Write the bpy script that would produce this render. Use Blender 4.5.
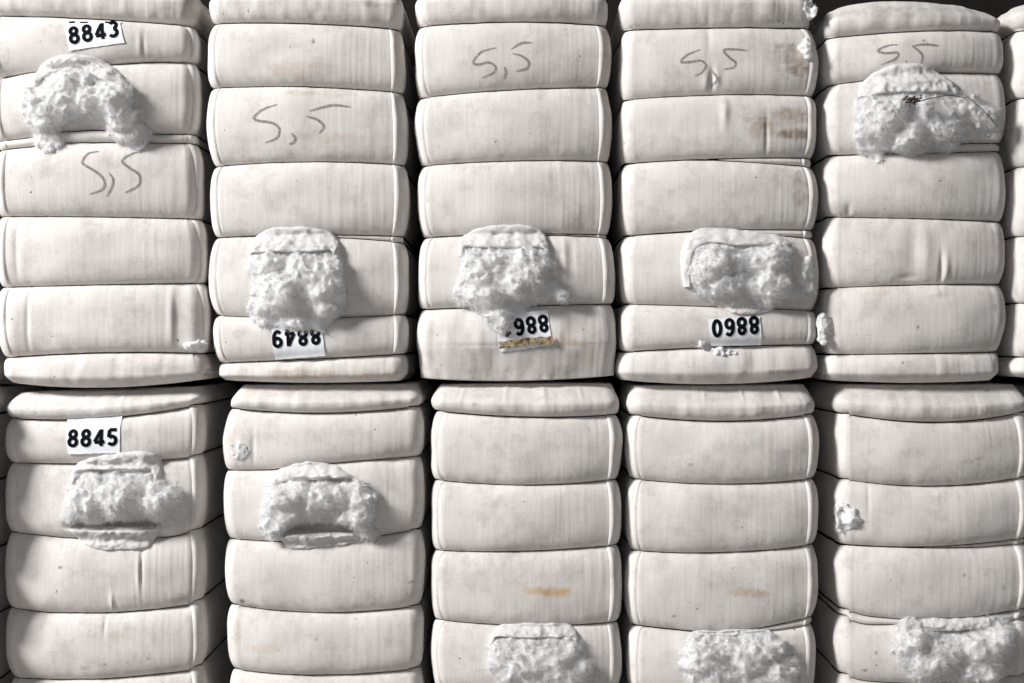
import bpy, math, random
import numpy as np
from mathutils import Vector
from mathutils.bvhtree import BVHTree

# ------------------------------------------------------------------ clear
for o in list(bpy.data.objects):
    bpy.data.objects.remove(o)
SC = bpy.context.scene
COL = SC.collection

# scale: one unit of the drawing grid = K metres; the bale faces stand in the plane y = 0
K = 0.00275
HG = 780.0                      # drawing-grid height of the floor
def P(x, y, d):                 # grid x, grid y (down), d = distance out of the wall of bales
    return np.stack([(np.asarray(x, float) - 512) * K, -np.asarray(d, float) * K,
                     (HG - np.asarray(y, float)) * K], axis=-1)

# ------------------------------------------------------------------ camera, world, light, exposure
cam_d = bpy.data.cameras.new('camera')
cam = bpy.data.objects.new('camera', cam_d)
COL.objects.link(cam)
CAM_DIST = 4.0
cam.location = (0, -CAM_DIST, (HG - 341.5) * K)
cam.rotation_euler = (math.radians(90), 0, 0)
cam_d.sensor_width = 36
cam_d.lens = 36 * CAM_DIST / (1024 * K)
cam_d.clip_end = 60
SC.camera = cam

w = bpy.data.worlds.new('world'); SC.world = w
w.use_nodes = True
w.node_tree.nodes['Background'].inputs[0].default_value = (0.80, 0.88, 1.0, 1)
w.node_tree.nodes['Background'].inputs[1].default_value = 0.004

def area(name, loc, target, size, power, col):
    l = bpy.data.lights.new(name, 'AREA'); l.shape = 'RECTANGLE'
    l.size, l.size_y = size; l.energy = power; l.color = col
    o = bpy.data.objects.new(name, l); COL.objects.link(o)
    o.location = loc
    o.rotation_euler = (Vector(target) - Vector(loc)).to_track_quat('-Z', 'Y').to_euler()
    return o
area('window_light', (-9.3, -5.0, 6.9), (0.15, 0, 1.2), (2.4, 2.4), 2560, (1.0, 0.985, 0.97))
area('fill_light', (-0.5, -7.5, 2.2), (0, 0, 1.15), (3.0, 2.2), 92, (0.95, 0.97, 1.0))  # soft fill added behind the camera, no source seen there

SC.view_settings.view_transform = 'Standard'
SC.view_settings.look = 'None'
SC.view_settings.exposure = 0.0
SC.view_settings.gamma = 1.0
SC.view_settings.use_curve_mapping = False

# ------------------------------------------------------------------ noise
def _hash(ix, iy, iz, seed):
    h = (ix.astype(np.int64) * 374761393 + iy.astype(np.int64) * 668265263 +
         iz.astype(np.int64) * 2147483647 + seed * 974711) & 0xffffffff
    h = ((h ^ (h >> 13)) * 1274126177) & 0xffffffff
    h = h ^ (h >> 16)
    return (h & 0xffff) / 32767.5 - 1.0
def noise3(x, y, z, seed=0):
    x, y, z = np.broadcast_arrays(np.asarray(x, float), np.asarray(y, float), np.asarray(z, float))
    ix, iy, iz = np.floor(x), np.floor(y), np.floor(z)
    fx, fy, fz = x - ix, y - iy, z - iz
    fx, fy, fz = [f * f * f * (f * (f * 6 - 15) + 10) for f in (fx, fy, fz)]
    r = 0
    for a in (0, 1):
        wx = fx if a else 1 - fx
        for b in (0, 1):
            wy = fy if b else 1 - fy
            for c in (0, 1):
                wz = fz if c else 1 - fz
                r = r + wx * wy * wz * _hash(ix + a, iy + b, iz + c, seed)
    return r
def fbm(x, y, z, seed=0, octv=3):
    r = 0; a = 1.0
    for k in range(octv):
        r = r + a * noise3(x * 2 ** k, y * 2 ** k, z * 2 ** k, seed + 17 * k); a *= 0.5
    return r

# ------------------------------------------------------------------ materials
def mat(name):
    m = bpy.data.materials.new(name); m.use_nodes = True
    nt = m.node_tree
    return m, nt, nt.nodes['Principled BSDF']
def N(nt, typ, **kw):
    n = nt.nodes.new(typ)
    for k, v in kw.items(): setattr(n, k, v)
    return n
def ramp(nt, fac, stops):
    r = N(nt, 'ShaderNodeValToRGB')
    el = r.color_ramp.elements
    while len(el) < len(stops): el.new(0.5)
    for e, (p, c) in zip(el, stops):
        e.position = p; e.color = (*c, 1)
    nt.links.new(fac, r.inputs[0]); return r.outputs[0]
def mul(nt, a, b, fac=1.0, mode='MULTIPLY'):
    m = N(nt, 'ShaderNodeMix', data_type='RGBA', blend_type=mode)
    m.inputs[0].default_value = fac
    nt.links.new(a, m.inputs[6])
    if isinstance(b, tuple): m.inputs[7].default_value = (*b, 1)
    else: nt.links.new(b, m.inputs[7])
    return m.outputs[2]

def fabric_material(name, base, stain_shade=True):
    m, nt, bs = mat(name)
    L = nt.links.new
    tc = N(nt, 'ShaderNodeTexCoord')
    oi = N(nt, 'ShaderNodeObjectInfo')
    sc = N(nt, 'ShaderNodeVectorMath', operation='SCALE'); sc.inputs[3].default_value = 13.0
    cmb = N(nt, 'ShaderNodeCombineXYZ')
    for i in range(3): L(oi.outputs['Random'], cmb.inputs[i])
    L(cmb.outputs[0], sc.inputs[0])
    ad = N(nt, 'ShaderNodeVectorMath', operation='ADD')
    L(tc.outputs['Object'], ad.inputs[0]); L(sc.outputs[0], ad.inputs[1])
    def tex(scale, det, vec, rough=0.6):
        mp = N(nt, 'ShaderNodeMapping'); mp.inputs['Scale'].default_value = vec
        L(ad.outputs[0], mp.inputs[0])
        t = N(nt, 'ShaderNodeTexNoise'); t.inputs['Scale'].default_value = scale
        t.inputs['Detail'].default_value = det; t.inputs['Roughness'].default_value = rough
        L(mp.outputs[0], t.inputs['Vector']); return t.outputs[0]
    big = tex(5.5, 4, (1, 1, 1))
    c = ramp(nt, big, [(0.3, tuple(v * 0.93 for v in base)), (0.55, base), (0.75, tuple(min(1, v * 1.04) for v in base))])
    vert = tex(1.0, 3, (330, 60, 9), 0.7)
    hor = tex(1.0, 3, (10, 60, 300), 0.7)
    c = mul(nt, c, ramp(nt, vert, [(0.3, (0.90, 0.895, 0.89)), (0.62, (1, 1, 1))]))
    c = mul(nt, c, ramp(nt, hor, [(0.3, (0.955, 0.95, 0.945)), (0.6, (1, 1, 1))]))
    # grime that clings in clouds and small specks of trash
    gr = tex(14, 8, (1, 1, 1), 0.75)
    c = mul(nt, c, ramp(nt, gr, [(0.32, (0.80, 0.785, 0.77)), (0.5, (1, 1, 1))]))
    sp = tex(62, 2, (1, 1, 1), 0.5)
    c = mul(nt, c, ramp(nt, sp, [(0.215, (0.25, 0.22, 0.2)), (0.245, (1, 1, 1))]))
    if stain_shade:
        at = N(nt, 'ShaderNodeAttribute'); at.attribute_name = 'stain_shade'
        c = mul(nt, c, at.outputs['Color'])  # vertex colour holds dirt marks and the painted cap shade
    L(c, bs.inputs['Base Color'])
    bs.inputs['Roughness'].default_value = 0.92
    bs.inputs['Specular IOR Level'].default_value = 0.15
    bs.inputs['Sheen Weight'].default_value = 0.12
    a1 = N(nt, 'ShaderNodeMath', operation='ADD'); L(vert, a1.inputs[0]); L(hor, a1.inputs[1])
    fine = tex(900, 1, (1, 1, 1)); a2 = N(nt, 'ShaderNodeMath', operation='ADD')
    L(a1.outputs[0], a2.inputs[0]); L(fine, a2.inputs[1])
    bp = N(nt, 'ShaderNodeBump'); bp.inputs['Strength'].default_value = 0.35
    bp.inputs['Distance'].default_value = 0.0012
    L(a2.outputs[0], bp.inputs['Height']); L(bp.outputs[0], bs.inputs['Normal'])
    return m

M_FAB = fabric_material('cotton_canvas', (0.70, 0.668, 0.645))
M_SEAM = fabric_material('cotton_canvas_hem', (0.72, 0.69, 0.665), stain_shade=False)

def cotton_material(name, base, transl=0.35, bump=0.6, scale=260, sss=0.6):
    m, nt, bs = mat(name); L = nt.links.new
    tc = N(nt, 'ShaderNodeTexCoord')
    n1 = N(nt, 'ShaderNodeTexNoise'); n1.inputs['Scale'].default_value = scale
    n1.inputs['Detail'].default_value = 5; n1.inputs['Roughness'].default_value = 0.7
    n1.inputs['Distortion'].default_value = 1.2
    L(tc.outputs['Object'], n1.inputs['Vector'])
    n2 = N(nt, 'ShaderNodeTexNoise'); n2.inputs['Scale'].default_value = 45
    n2.inputs['Detail'].default_value = 3
    L(tc.outputs['Object'], n2.inputs['Vector'])
    c = ramp(nt, n2.outputs[0], [(0.28, tuple(v * 0.93 for v in base)), (0.5, base)])
    c = mul(nt, c, ramp(nt, n1.outputs[0], [(0.3, (0.93, 0.93, 0.94)), (0.6, (1, 1, 1))]))
    L(c, bs.inputs['Base Color'])
    bs.inputs['Roughness'].default_value = 1.0
    bs.inputs['Specular IOR Level'].default_value = 0.05
    bs.inputs['Sheen Weight'].default_value = 0.3
    bs.inputs['Subsurface Weight'].default_value = sss
    bs.inputs['Subsurface Scale'].default_value = 0.009
    bs.inputs['Subsurface Radius'].default_value = (1, 1, 1)
    bp = N(nt, 'ShaderNodeBump'); bp.inputs['Strength'].default_value = bump
    bp.inputs['Distance'].default_value = 0.003
    L(n1.outputs[0], bp.inputs['Height']); L(bp.outputs[0], bs.inputs['Normal'])
    tr = N(nt, 'ShaderNodeBsdfTranslucent'); L(c, tr.inputs[0])
    mx = N(nt, 'ShaderNodeMixShader'); mx.inputs[0].default_value = transl
    L(bs.outputs[0], mx.inputs[1]); L(tr.outputs[0], mx.inputs[2])
    L(mx.outputs[0], nt.nodes['Material Output'].inputs[0])
    return m
M_COT = cotton_material('raw_cotton', (0.965, 0.965, 0.965), 0.25, 0.35, 210, 0.7)
M_WAD = cotton_material('wadded_canvas', (0.79, 0.77, 0.755), 0.08, 0.8, 420, 0.0)

def plain(name, col, rough=0.8, metal=0.0, spec=0.3, noise=None):
    m, nt, bs = mat(name)
    bs.inputs['Base Color'].default_value = (*col, 1)
    bs.inputs['Roughness'].default_value = rough
    bs.inputs['Metallic'].default_value = metal
    bs.inputs['Specular IOR Level'].default_value = spec
    if noise:
        t = N(nt, 'ShaderNodeTexNoise'); t.inputs['Scale'].default_value = noise[0]
        t.inputs['Detail'].default_value = 5
        tc = N(nt, 'ShaderNodeTexCoord'); nt.links.new(tc.outputs['Object'], t.inputs['Vector'])
        nt.links.new(ramp(nt, t.outputs[0], noise[1]), bs.inputs['Base Color'])
    return m
M_WIRE = plain('black_baling_wire', (0.008, 0.008, 0.009), 0.7, 0, 0.1)
M_PAPER = plain('label_paper', (0.86, 0.88, 0.92), 0.6, 0, 0.3, (38, [(0.3, (0.80, 0.83, 0.88)), (0.6, (0.88, 0.895, 0.93))]))
M_INK = plain('label_ink', (0.004, 0.005, 0.010), 0.7, 0, 0.05)
M_RUST = plain('rusty_tape', (0.4, 0.3, 0.2), 0.8, 0, 0.2, (70, [(0.36, (0.06, 0.05, 0.04)), (0.46, (0.30, 0.20, 0.09)), (0.56, (0.45, 0.38, 0.28)), (0.66, (0.16, 0.15, 0.15))]))
M_TWIG = plain('dry_twig', (0.07, 0.045, 0.04), 0.9, 0, 0.1)
M_WALL = plain('shaded_plaster', (0.02, 0.018, 0.017), 0.95, 0, 0.05, (6, [(0.3, (0.012, 0.011, 0.010)), (0.7, (0.022, 0.02, 0.018))]))  # near-black colour stands in for the shade behind the stacks
M_FLOOR = plain('dusty_concrete', (0.2, 0.19, 0.18), 0.9, 0, 0.2, (9, [(0.3, (0.15, 0.145, 0.14)), (0.7, (0.26, 0.25, 0.235))]))

# soft grease pencil: broken coverage over the cloth
def pencil():
    m, nt, bs = mat('grease_pencil'); L = nt.links.new
    bs.inputs['Base Color'].default_value = (0.2, 0.195, 0.19, 1); bs.inputs['Roughness'].default_value = 0.9
    tc = N(nt, 'ShaderNodeTexCoord')
    t = N(nt, 'ShaderNodeTexNoise'); t.inputs['Scale'].default_value = 420; t.inputs['Detail'].default_value = 2
    L(tc.outputs['Object'], t.inputs['Vector'])
    c = ramp(nt, t.outputs[0], [(0.33, (0.15,) * 3), (0.66, (1,) * 3)])
    L(c, bs.inputs['Alpha'])
    return m
M_PENCIL = pencil()

# ------------------------------------------------------------------ mesh helpers
def mesh_obj(name, V, F, material, parent=None, smooth=True, base=None):
    V = np.asarray(V, float)
    if base is not None: V = V - np.asarray(base)
    me = bpy.data.meshes.new(name)
    me.from_pydata(V.tolist(), [], F if isinstance(F, list) else F.tolist())
    me.materials.append(material)
    if smooth: me.polygons.foreach_set('use_smooth', [True] * len(me.polygons))
    me.update()
    o = bpy.data.objects.new(name, me); COL.objects.link(o)
    if parent: o.parent = parent
    return o
def grid_faces(nr, nc, wrap=False, off=0):
    cc = nc if wrap else nc - 1
    r = np.arange(nr - 1)[:, None]; c = np.arange(cc)[None, :]
    a = r * nc + c; b = r * nc + (c + 1) % nc
    return (np.stack([a, b, b + nc, a + nc], -1).reshape(-1, 4) + off)

def resample(pts, n):
    p = np.asarray(pts, float)
    # catmull-rom, then even spacing
    q = np.vstack([2 * p[0] - p[1], p, 2 * p[-1] - p[-2]])
    out = []
    for i in range(1, len(q) - 2):
        t = np.linspace(0, 1, 12, endpoint=False)[:, None]
        p0, p1, p2, p3 = q[i - 1], q[i], q[i + 1], q[i + 2]
        out.append(0.5 * ((2 * p1) + (-p0 + p2) * t + (2 * p0 - 5 * p1 + 4 * p2 - p3) * t ** 2 + (-p0 + 3 * p1 - 3 * p2 + p3) * t ** 3))
    out = np.vstack(out + [p[-1:]])
    s = np.r_[0, np.cumsum(np.linalg.norm(np.diff(out, axis=0), axis=1))]
    u = np.linspace(0, s[-1], n)
    return np.stack([np.interp(u, s, out[:, k]) for k in range(out.shape[1])], -1)

def tube(path, rad, sides=6, closed=False):
    path = np.asarray(path, float); n = len(path)
    if closed: tan = np.roll(path, -1, 0) - np.roll(path, 1, 0)
    else: tan = np.gradient(path, axis=0)
    tan /= np.linalg.norm(tan, axis=1)[:, None] + 1e-9
    up = np.array([0.13, 0.9, 0.31]) if abs(tan[0][1]) < .8 else np.array([1., 0, 0])
    a = np.cross(tan, up); a /= np.linalg.norm(a, axis=1)[:, None] + 1e-9
    b = np.cross(tan, a)
    rad = np.broadcast_to(np.asarray(rad, float), (n,))
    V = []
    for k in range(sides):
        th = 2 * math.pi * k / sides
        V.append(path + (a * math.cos(th) + b * math.sin(th)) * rad[:, None])
    V = np.stack(V, 1).reshape(-1, 3)
    r = np.arange(n if closed else n - 1)[:, None]; c = np.arange(sides)[None]
    r2 = (r + 1) % n; c2 = (c + 1) % sides
    F = np.stack([r * sides + c, r2 * sides + c, r2 * sides + c2, r * sides + c2], -1).reshape(-1, 4).tolist()
    if not closed:
        F.append(list(range(sides))[::-1]); F.append([(n - 1) * sides + k for k in range(sides)])
    return V, F

def strands(V, Nn, count, length, width, rng, droop=0.0):
    """short loose fibres growing out of a fluffy surface, as thin ribbons (grid units)"""
    idx = rng.integers(0, len(V), count)
    p = V[idx].copy(); n = Nn[idx]
    rd = rng.normal(size=(count, 3)); d = n * 0.75 + rd * 0.7
    d /= np.linalg.norm(d, axis=1)[:, None]
    ln = length * (0.3 + rng.random(count) ** 2 + 1.1 * (rng.random(count) > 0.96))[:, None]
    side = np.cross(d, rng.normal(size=(count, 3))); side /= np.linalg.norm(side, axis=1)[:, None] + 1e-9
    seg = 4; pts = []
    curl = rng.normal(size=(count, 3)) * 0.5
    q = p - n * 0.4
    for s in range(seg + 1):
        wd = width * (1 - 0.8 * s / seg)
        pts.append(np.stack([q - side * wd, q + side * wd], 1))
        q = q + d * ln / seg
        d = d + curl * 0.5 + np.array([0, droop, 0]); d /= np.linalg.norm(d, axis=1)[:, None]
    A = np.stack(pts, 1)                      # count, seg+1, 2, 3
    W = A.reshape(-1, 3)
    b = (np.arange(count) * (seg + 1) * 2)[:, None] + (np.arange(seg) * 2)[None]
    F = np.stack([b, b + 1, b + 3, b + 2], -1).reshape(-1, 4)
    return W, F

def inside(px, py, poly):
    poly = np.asarray(poly, float); r = np.zeros(px.shape, bool)
    j = len(poly) - 1
    for i in range(len(poly)):
        xi, yi = poly[i]; xj, yj = poly[j]
        c = ((yi > py) != (yj > py)) & (px < (xj - xi) * (py - yi) / (yj - yi + 1e-12) + xi)
        r ^= c; j = i
    return r
def edge_dist(px, py, poly):
    poly = np.asarray(poly, float); d = np.full(px.shape, 1e9)
    for i in range(len(poly)):
        a = poly[i - 1]; b = poly[i]; ab = b - a
        t = np.clip(((px - a[0]) * ab[0] + (py - a[1]) * ab[1]) / (ab @ ab + 1e-9), 0, 1)
        d = np.minimum(d, np.hypot(px - a[0] - t * ab[0], py - a[1] - t * ab[1]))
    return d

# ------------------------------------------------------------------ the bale
CR, CD, DEPTH = 15.0, 20.0, 240.0
class Bale: pass

def make_bale(label, rows, widths, seed, seams=(None, None), caps=((26, 0.5, 9), (12, 0.35, 5)), stains_shade=(),
              dents=(), res=1.0, bow=6.5, out=0.0, group=None, straps_skip=(), twist=0.0):
    """rows: curves (list of (x, y)) from the top edge over every strap to the bottom edge;
       widths: (left, right) of every band between two rows"""
    B = Bale(); B.seed = seed
    # the strap grooves and side edges lie behind the plane of the faces: true sizes from apparent ones
    gx = lambda x: 512 + (x - 512) * (1 + 27.0 / 1455)
    rows = [[(gx(x), 341.5 + (y - 341.5) * (1 + 11.0 / 1455)) for x, y in r] for r in rows]
    rows[-1] = [(x, 780.0) for x, y in rows[-1]] if rows[-1][0][1] > 770 else [(x, y - 1.5) for x, y in rows[-1]]
    if rows[-1][0][1] > 770: rows[0] = [(x, y + 1.5) for x, y in rows[0]]
    widths = [(gx(a), gx(b)) for a, b in widths]
    seams = [None if v is None else 512 + (v - 512) * (1 + 9.0 / 1455) for v in seams]
    nb = len(rows) - 1
    if len(widths) > nb: widths = widths[:nb - 1] + widths[-1:]
    xl0 = min(a for a, b in widths); xr0 = max(b for a, b in widths)
    xs = np.linspace(xl0 - 3, xr0 + 3, 160)
    curves = []
    for r in rows:
        r = np.asarray(r, float)
        if len(r) == 3:
            c = np.polyfit(r[:, 0], r[:, 1], 2)
            y = np.polyval(c, np.clip(xs, r[0, 0], r[-1, 0]))
        else:
            y = np.interp(xs, r[:, 0], r[:, 1]); k = np.ones(9) / 9
            y = np.convolve(np.pad(y, 8, 'edge'), np.convolve(k, k), 'same')[8:-8]
        curves.append(y)
    for i in range(1, len(curves)):
        curves[i] = np.maximum(curves[i], curves[i - 1] + 0.25)
    # ring template, going  back middle -> left side -> front -> right side -> back middle
    nf = int(118 * res); ncr = int(12 * res); nsd = 9; nbk = 4
    A = []; Bx = []; D = []
    for k in range(nbk): A.append(-k / nbk); Bx.append(0); D.append(-DEPTH)
    for k in range(nsd):
        A.append(-1); Bx.append(-CR); D.append(-DEPTH + (DEPTH - CD) * (k / nsd) ** 0.6)
    for k in range(ncr):
        th = math.pi / 2 * (1 - k / ncr); A.append(-1); Bx.append(-CR * math.sin(th)); D.append(-CD * (1 - math.cos(th)))
    f0 = len(A)
    for k in range(nf + 1): A.append(-1 + 2 * k / nf); Bx.append(0); D.append(0)
    f1 = len(A) - 1
    for k in range(1, ncr + 1):
        th = math.pi / 2 * k / ncr; A.append(1); Bx.append(CR * math.sin(th)); D.append(-CD * (1 - math.cos(th)))
    for k in range(1, nsd + 1):
        A.append(1); Bx.append(CR); D.append(-CD + (-DEPTH + CD) * (k / nsd) ** 1.6)
    for k in range(1, nbk): A.append(1 - k / nbk); Bx.append(0); D.append(-DEPTH)
    A, Bx, D = map(np.array, (A, Bx, D)); A = A.astype(float); nc = len(A)
    wn = xr0 - xl0
    frontish = D > -CD - 0.01
    D = D - bow * np.where(frontish, np.abs(A) ** 2.2, 1.0)
    X0 = A * (wn / 2 - CR) + Bx
    tx = np.roll(X0, -1) - np.roll(X0, 1); td = np.roll(D, -1) - np.roll(D, 1)
    nx, nd = -td, tx; ln = np.hypot(nx, nd); nx, nd = nx / ln, nd / ln
    # rows of the mesh
    T = []
    mid = [np.mean(curves[i + 1] - curves[i]) for i in range(nb)]
    for i in range(nb):
        n = max(5, int(mid[i] / 1.7 * res))
        s = np.arange(n) / n
        if 0 < i < nb - 1: s = 0.5 - 0.5 * np.cos(math.pi * s) * (1) ; 
        T += [(i, v) for v in s]
    T.append((nb - 1, 1.0))
    ti = np.array([a for a, b in T]); ts = np.array([b for a, b in T]); nr = len(T)
    tt = ti + ts
    cen = np.arange(nb) + 0.5
    xl = np.interp(tt, cen, [a for a, b in widths]); xr = np.interp(tt, cen, [b for a, b in widths])
    c = (xl + xr) / 2; hw = (xr - xl) / 2 - CR
    X = c[:, None] + A[None] * hw[:, None] + Bx[None]
    CY = np.stack(curves)
    ya = np.empty((nr, nc)); yb = np.empty((nr, nc))
    for r in range(nr):
        ya[r] = np.interp(X[r], xs, CY[ti[r]]); yb[r] = np.interp(X[r], xs, CY[ti[r] + 1])
    S = ts[:, None]
    Y = ya + (yb - ya) * S
    h = yb - ya
    G = 15.0 * np.abs(nd)[None] ** 1 + 8.0 * np.abs(nx)[None]
    p = 2.5
    full = (1 - np.abs(2 * S - 1) ** p) ** (1 / p)
    amp = np.clip(h / 34.0, 0.0, 1.0) ** 0.45
    inset = G * (1 - full * amp)
    # caps: rolled edge at the strap, facet leaning back at the outer end
    def cap(u, hh, cz, knee, cx):                 # u = 0 at the outer end, 1 at the strap
        roll = np.where(u > knee, (1 - np.clip((u - knee) / (1 - knee), 0, 1) ** 2.4) ** (1 / 2.4), 1.0)
        am = np.clip(hh / 26.0, 0.2, 1) ** 0.4
        lean = np.clip((knee - u) / knee, 0, 1) ** 1.25
        return G * (1 - roll * am) + 1.5 * np.abs(nd)[None], (lean * cz) * np.ones((1, nc)), (lean * cx) * np.ones((1, nc))
    LZ = np.zeros((nr, nc)); LX = np.zeros((nr, nc))
    first = (ti == 0); last = (ti == nb - 1)
    (cz, kn, cx), (cz2, kn2, cx2) = caps
    inset[first], LZ[first], LX[first] = cap(S[first], h[first], cz, kn, cx)
    inset[last], LZ[last], LX[last] = cap(1 - S[last], h[last], cz2, kn2, cx2)
    # cloth character
    sd = seed * 31.7
    fr = np.clip((D[None] + CD + bow) / (CD + bow), 0, 1)
    nz = 1.25 * fbm(X / 52 + sd, Y / 40, D[None] / 60, seed, 2)
    away = np.clip(full, 0, 1)
    nz += 0.17 * fbm(X / 2.8 + sd, Y / 70 + 3, 0 * X + ti[:, None] * 3.3, seed + 5, 2) * (0.35 + 0.9 * np.clip((X - c[:, None]) / 90, 0, 1)) * fr
    nz += 0.9 * fbm(X / 11 + sd, Y / 13, D[None] / 12 + 9, seed + 9, 2) * (1 - away) 
    capmask = (first | last)[:, None]
    nz += np.where(capmask, 0.9 * fbm(X / 16 + sd, Y / 40, D[None] / 20, seed + 3, 2), 0)
    # edge tugs near the straps
    for (dx, dy, rx, ry, am) in dents:
        pw = 6 if am < -8 else 2
        nz += am * (1.6 if pw == 6 else 1) * np.exp(-np.abs((X - dx) / rx) ** pw - np.abs((Y - dy) / ry) ** pw) * (fr > 0.02)
    disp = -inset + nz
    wf = np.clip((D[None] + 130) / 90, 0, 1)
    Xf = X + nx[None] * disp; Df = D[None] + nd[None] * disp + out - LZ * wf
    Xf = c[:, None] + (Xf - c[:, None]) * (1 - LX / (hw[:, None] + CR))
    V = P(Xf, Y, Df)
    base = P((xl0 + xr0) / 2, max(curves[-1]), -DEPTH / 2 + out)
    root = bpy.data.objects.new('cotton_bale', None); COL.objects.link(root)
    root.location = base; root.empty_display_size = 0.1
    root['label'] = label; root['category'] = 'bale'
    if group: root['group'] = group
    V2 = V.reshape(-1, 3)
    F = grid_faces(nr, nc, True)[:, ::-1].tolist()
    # close the ends with inner rings
    extra = []; n0 = len(V2)
    for row, flip in ((0, False), (nr - 1, True)):
        ctr = V[row].mean(0); prev = row * nc
        for fac in (0.9, 0.6, 0.25):
            ring = ctr + (V[row] - ctr) * fac
            ring[:, 2] += (-1 if flip else 1) * 0.006 * (1 - fac)
            st = n0 + len(extra); extra += ring.tolist()
            for k in range(nc):
                q = [prev + k, prev + (k + 1) % nc, st + (k + 1) % nc, st + k]
                F.append(q[::-1] if flip else q)
            prev = st
        cap_f = [prev + k for k in range(nc)]
        F.append(cap_f[::-1] if flip else cap_f)
    V3 = np.vstack([V2, np.array(extra)])
    body = mesh_obj('canvas_cover', V3, F, M_FAB, root, base=base)
    # dirt and rust marks, plus shade painted on the lower cap facets
    colr = np.ones((len(V3), 4)); xx, yy = Xf.ravel(), Y.ravel()
    ff = (np.broadcast_to(D[None], Xf.shape).ravel() > -CD - bow - 1)
    for (sx, sy, rx, ry, cl, st) in stains_shade:
        d = np.sqrt(((xx - sx) / rx) ** 2 + ((yy - sy) / ry) ** 2)
        d = d + (0.15 if rx > 3 * ry and rx > 15 else 0.42) * fbm(xx / 9, yy / 5, 0, seed + int(sx), 3)
        m_ = np.clip((1.15 - d) / 0.5, 0, 1) * st * ff
        m_ = m_ * (0.72 + 0.5 * noise3(xx / 3, yy / 2.5, 0, 7)).clip(0, 1)
        colr[:len(xx), :3] *= 1 - m_[:, None] * (1 - np.array(cl))[None]
    at = body.data.color_attributes.new('stain_shade', 'FLOAT_COLOR', 'POINT')
    at.data.foreach_set('color', colr.ravel())
    # baling wires
    for i in range(1, nb):
        if i in straps_skip: continue
        r = int(np.where((ti == i) & (ts == 0))[0][0])
        path = P(Xf[r] + nx * 2.0, Y[r], Df[r] + nd * 2.4)
        Vt, Ft = tube(path, 1.25 * K, 6, True)
        mesh_obj('baling_wire', Vt, Ft, M_WIRE, root, base=base)
    # hems folded round the side edges
    def hem(xe, right):
        if xe is None: return
        jj = np.arange(f0, f1 + ncr + 3) if right else np.arange(f0 - ncr - 2, f1 + 1)
        xm = X[nr // 2][jj]
        if right: js = jj[xm >= xe]
        else: js = jj[xm <= xe][::-1]
        ra = int(np.where(ti == 1)[0][0]); rb = int(np.where(ti == nb - 1)[0][0])
        rr = np.arange(ra + 1, rb)
        m = len(js); u = np.arange(m)
        prof = 0.7 + (2.7 if right else 1.1) * np.exp(-u / 7.0)
        prof[0] = -0.8; prof[1] *= 0.75; prof[-1] = -0.8
        wob = 1 + 0.25 * noise3(Y[rr][:, :1] / 17, 0, seed, 2)
        sub = np.ix_(rr, js)
        lim = np.clip(full[rr] * 2.5, 0.12, 1)
        o = prof[None] * wob * lim
        V_ = P(Xf[sub] + nx[js][None] * o, Y[sub], Df[sub] + nd[js][None] * o)
        F_ = grid_faces(len(rr), m)
        if right: F_ = F_[:, ::-1]
        mesh_obj('side_hem', V_.reshape(-1, 3), F_, M_SEAM, root, base=base)
    hem(seams[0], False); hem(seams[1], True)
    # surface lookup in grid units
    q = np.stack([Xf, Y, Df], -1)[:, f0 - ncr:f1 + ncr]
    B.bvh = BVHTree.FromPolygons(q.reshape(-1, 3).tolist(), grid_faces(q.shape[0], q.shape[1]).tolist())
    B.root, B.base = root, base
    return B

def surf(B, x, y, default=-10.0):
    x = np.asarray(x, float); y = np.broadcast_to(np.asarray(y, float), x.shape)
    out = np.empty(x.shape); fl = out.ravel()
    for i, (a, b) in enumerate(zip(x.ravel(), y.ravel())):
        hit = B.bvh.ray_cast(Vector((a, b, 300)), Vector((0, 0, -1)))
        fl[i] = hit[0].z if hit[0] is not None and hit[0].z > -60 else default
    return out

def ribbon(B, pts, wid, off, n=None, taper=True, parts=5):
    """flat stroke lying on the cover; returns vertices and faces (world)"""
    p = resample(pts, n or max(8, int(len(pts) * 6)))
    t = np.gradient(p, axis=0); t /= np.linalg.norm(t, axis=1)[:, None] + 1e-9
    nn = np.stack([-t[:, 1], t[:, 0]], -1)
    u = np.linspace(0, 1, len(p))
    wv = wid * (np.sin(np.clip(u, 0.04, 0.96) * math.pi) ** 0.35 if taper else np.ones(len(p)))
    g = np.stack([p + nn * (wv * (k / (parts - 1) - 0.5))[:, None] for k in range(parts)], 1)
    d = surf(B, g[..., 0], g[..., 1]) + off
    return P(g[..., 0], g[..., 1], d).reshape(-1, 3), grid_faces(len(p), parts)

def merge(items):
    V = []; F = []; o = 0
    for v, f in items:
        V.append(np.asarray(v)); F += [[i + o for i in q] for q in (f if isinstance(f, list) else f.tolist())]; o += len(v)
    return np.vstack(V), F

def handwriting(B, strokes, org, sc, wid=2.1):
    it = [ribbon(B, [(org[0] + x / sc, org[1] + y / sc) for x, y in s], wid * 1.25, 0.45) for s in strokes]
    V, F = merge(it)
    o = mesh_obj('handwritten_number', V, F, M_PENCIL, B.root, base=B.base)
    o['label'] = 'grey pencilled 5,5'
    return o

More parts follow.
